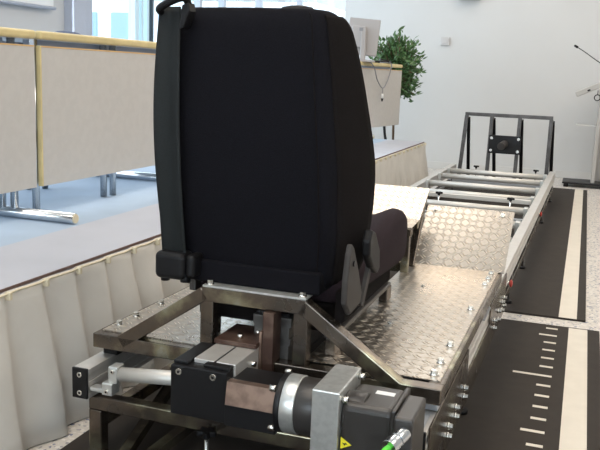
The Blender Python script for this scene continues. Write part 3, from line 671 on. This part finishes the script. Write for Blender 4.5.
def section(z, xl, xr, xs, yr, yf):
    c = [(xl+0.03, yr), (xs, yr), (xr, yf), (xl, yf)]
    # rounded polygon
    out = []; n = 4
    for i in range(n):
        p0 = Vector(c[i-1]); p1 = Vector(c[i]); p2 = Vector(c[(i+1) % n])
        rad_ = min(0.035, (p0-p1).length*0.4, (p2-p1).length*0.4)
        a = p1+(p0-p1).normalized()*rad_; b = p1+(p2-p1).normalized()*rad_
        for k in range(7):
            u_ = k/6; out.append(a*(1-u_)**2+p1*2*u_*(1-u_)+b*u_*u_)
        # midpoints on the long side with a gentle belly
        q = b.lerp(p2+(p1-p2).normalized()*min(0.035, (p2-p1).length*0.4), 0.5)
        if i == 0: q.y -= 0.012
        out.append(q)
    return [(p.x, p.y, z) for p in out]
def smooth_secs(sc, k=3):
    out = []
    for i in range(len(sc)-1):
        for j in range(k):
            u_ = j/k; p0 = sc[max(i-1, 0)]; p1 = sc[i]; p2 = sc[i+1]; p3 = sc[min(i+2, len(sc)-1)]
            out.append(tuple(0.5*((2*b_)+(-a_+c_)*u_+(2*a_-5*b_+4*c_-d_)*u_*u_+(-a_+3*b_-3*c_+d_)*u_**3) for a_, b_, c_, d_ in zip(p0, p1, p2, p3)))
    out.append(sc[-1]); return out
ss = smooth_secs(secs)
back = MB().loft([section(*s) for s in ss]).build('backrest', 'fabric', t)
# side panel of the bolster, a second skin from the seam forwards
sp = []
for (z, xl, xr, xs, yr, yf) in ss[3:-6]:
    a = Vector((xs, yr)); b = Vector((xr, yf)); n2 = Vector(((b-a).y, -(b-a).x)).normalized()
    row = []
    for k in range(8):
        u_ = 0.16+0.74*k/7; p = a.lerp(b, u_)+n2*(0.0035*math.sin(PI*k/7)+0.0005)
        row.append((p.x, p.y, z))
    sp.append(row)
o = MB().loft(sp, closed=False).build('side_panel', 'fabricb', back); sd = o.modifiers.new('s', 'SOLIDIFY'); sd.thickness = 0.003; sd.offset = 0
MB().tube([(s[3]-0.026, s[4]-0.0005, s[0]) for s in ss[2:-5]], 0.0022, 6).build('piping', 'fabricb', back)
MB().tube([(-1.040+0.012*math.sin(i/20*PI), 1.915-0.006*math.sin(i/20*PI)+(0.012 if i < 3 else 0), 0.62+0.58*i/20) for i in range(21)], 0.0022, 6).build('piping', 'fabricb', back)
# head-rest guide bump on the top right
MB().loft([[(-0.73+rx*math.cos(a*PI/10), 1.985+ry*math.sin(a*PI/10), z) for a in range(20)] for rx, ry, z in ((.052, .03, 1.235), (.05, .028, 1.252), (.040, .022, 1.262), (.018, .010, 1.266))]).build('top_trim', 'plastic', back)
# cushion
def cush_sec(y, zt, zb, hw):
    out = []; c = [(-0.822-hw, zb), (-0.822+hw, zb), (-0.822+hw, zt), (-0.822-hw, zt)]
    for i in range(4):
        p0 = Vector(c[i-1]); p1 = Vector(c[i]); p2 = Vector(c[(i+1) % 4]); rad_ = min(0.045, (zt-zb)*0.45)
        a = p1+(p0-p1).normalized()*rad_; b = p1+(p2-p1).normalized()*rad_
        for k in range(6):
            u_ = k/5; out.append(a*(1-u_)**2+p1*2*u_*(1-u_)+b*u_*u_)
        if i == 2:
            for k in (1, 2, 3, 4, 5, 6, 7):
                q = b.lerp(p2+(p1-p2).normalized()*rad_, k/8); q.y -= 0.045*math.sin(PI*k/8)**0.6; out.append(q)
    return [(p.x, y, p.y) for p in out]
cs = [(1.985, .560, .510, .225), (2.02, .575, .500, .250), (2.12, .590, .495, .262), (2.25, .615, .495, .266), (2.40, .648, .490, .268), (2.52, .672, .485, .268), (2.62, .672, .48, .266), (2.69, .650, .485, .260), (2.72, .615, .51, .245), (2.73, .59, .54, .22)]
cush = MB().loft([cush_sec(*s) for s in smooth_secs(cs)]).build('cushion', 'cushion', t)
MB().box(-0.99, -0.595, 1.98, 2.62, 0.425, 0.505).build('seat_pan', 'fabricb', t, 0.01)
for x in (-0.965, -0.605):
    r = MB().box(x-0.018, x+0.018, 1.98, 2.60, 0.410, 0.425).build('slide_rail', 'darksteel', t, 0.003)
    for y in (2.02, 2.60): MB().box(x-0.014, x+0.014, y-0.03, y+0.03, 0.3605, 0.407).build('riser', 'steel', r, 0.002)
MB().box(-0.99, -0.615, 1.912, 2.02, 0.5415, 0.60).build('rear_crossmember', 'fabric', t, 0.006)
# recliner cover, lever
rc = MB().prism([(1.858, 0.545), (1.858, 0.600), (1.872, 0.665), (1.888, 0.694), (1.908, 0.680), (1.965, 0.605), (2.005, 0.540), (1.990, 0.515), (1.90, 0.508)], 0, -0.543, -0.527).build('recliner_cover', 'greyplastic', t, 0.006, 3)
MB().cyl((-0.527, 1.905, 0.640), (-0.523, 1.905, 0.640), 0.008, 16).build('cover_screw', 'black', rc)
MB().box(-0.575, -0.548, 1.92, 2.02, 0.48, 0.56).build('hinge_plate', 'fabricb', t, 0.004)
MB().box(-1.005, -0.985, 1.95, 2.05, 0.50, 0.60).build('hinge_plate', 'darksteel', t, 0.004)
MB().prism([(2.000, 0.680), (2.020, 0.708), (2.060, 0.695), (2.115, 0.635), (2.125, 0.585), (2.100, 0.572), (2.050, 0.600), (2.005, 0.640)], 0, -0.535, -0.512).build('buckle_stalk', 'plastic', t, 0.007, 3)
MB().beam((-0.530, 2.08, 0.61), (-0.535, 2.02, 0.50), 0.012, 0.022).build('buckle_strap', 'greyplastic', t, 0.002)
# belt
bl = []
for i in range(41):
    u_ = i/40; z = 1.252-(1.252-0.60)*u_
    xl_ = -1.064-0.010*math.sin(PI*min(1, u_*1.2))+0.012*u_; xr_ = -1.004+0.022*u_
    yy = 1.885-0.022*math.sin(PI*u_)+0.005*u_
    bl.append([(xl_+(xr_-xl_)*k/8, yy+0.004*math.cos(PI*(k-4)/4), z) for k in range(9)])
o = MB().loft(bl, closed=False).build('belt_webbing', 'webbing', t); sd = o.modifiers.new('s', 'SOLIDIFY'); sd.thickness = 0.0025
gd = MB().tube(bez([(-1.052, 1.915, 1.235), (-1.060, 1.885, 1.238), (-1.055, 1.866, 1.246), (-1.020, 1.860, 1.262), (-0.990, 1.866, 1.272), (-0.984, 1.88, 1.262), (-0.990, 1.90, 1.240), (-1.01, 1.93, 1.225)]), 0.0095, 12).build('belt_guide', 'plastic', t)
MB().prism([(-1.002, 1.195), (-0.995, 1.255), (-0.976, 1.262), (-0.972, 1.240), (-0.990, 1.198)], 1, 1.868, 1.905).build('guide_clip', 'plastic', gd, 0.004)
rt = MB().box(-1.064, -0.975, 1.858, 1.925, 0.548, 0.622).build('belt_retractor', 'plastic', t, 0.016, 4)
MB().box(-0.976, -0.950, 1.868, 1.93, 0.556, 0.618).build('retractor_spring_cover', 'plastic', rt, 0.010, 3)
MB().cyl((-1.045, 1.89, 0.553), (-1.045, 1.89, 0.538), 0.012, 14).build('bolt', 'plastic', rt)
MB().cyl((-0.985, 1.89, 0.556), (-0.985, 1.89, 0.540), 0.014, 14).build('bolt', 'plastic', rt)
MB().cyl((-1.012, 1.885, 0.553), (-1.012, 1.885, 0.546), 0.008, 8).build('bolt', 'bolt', rt)
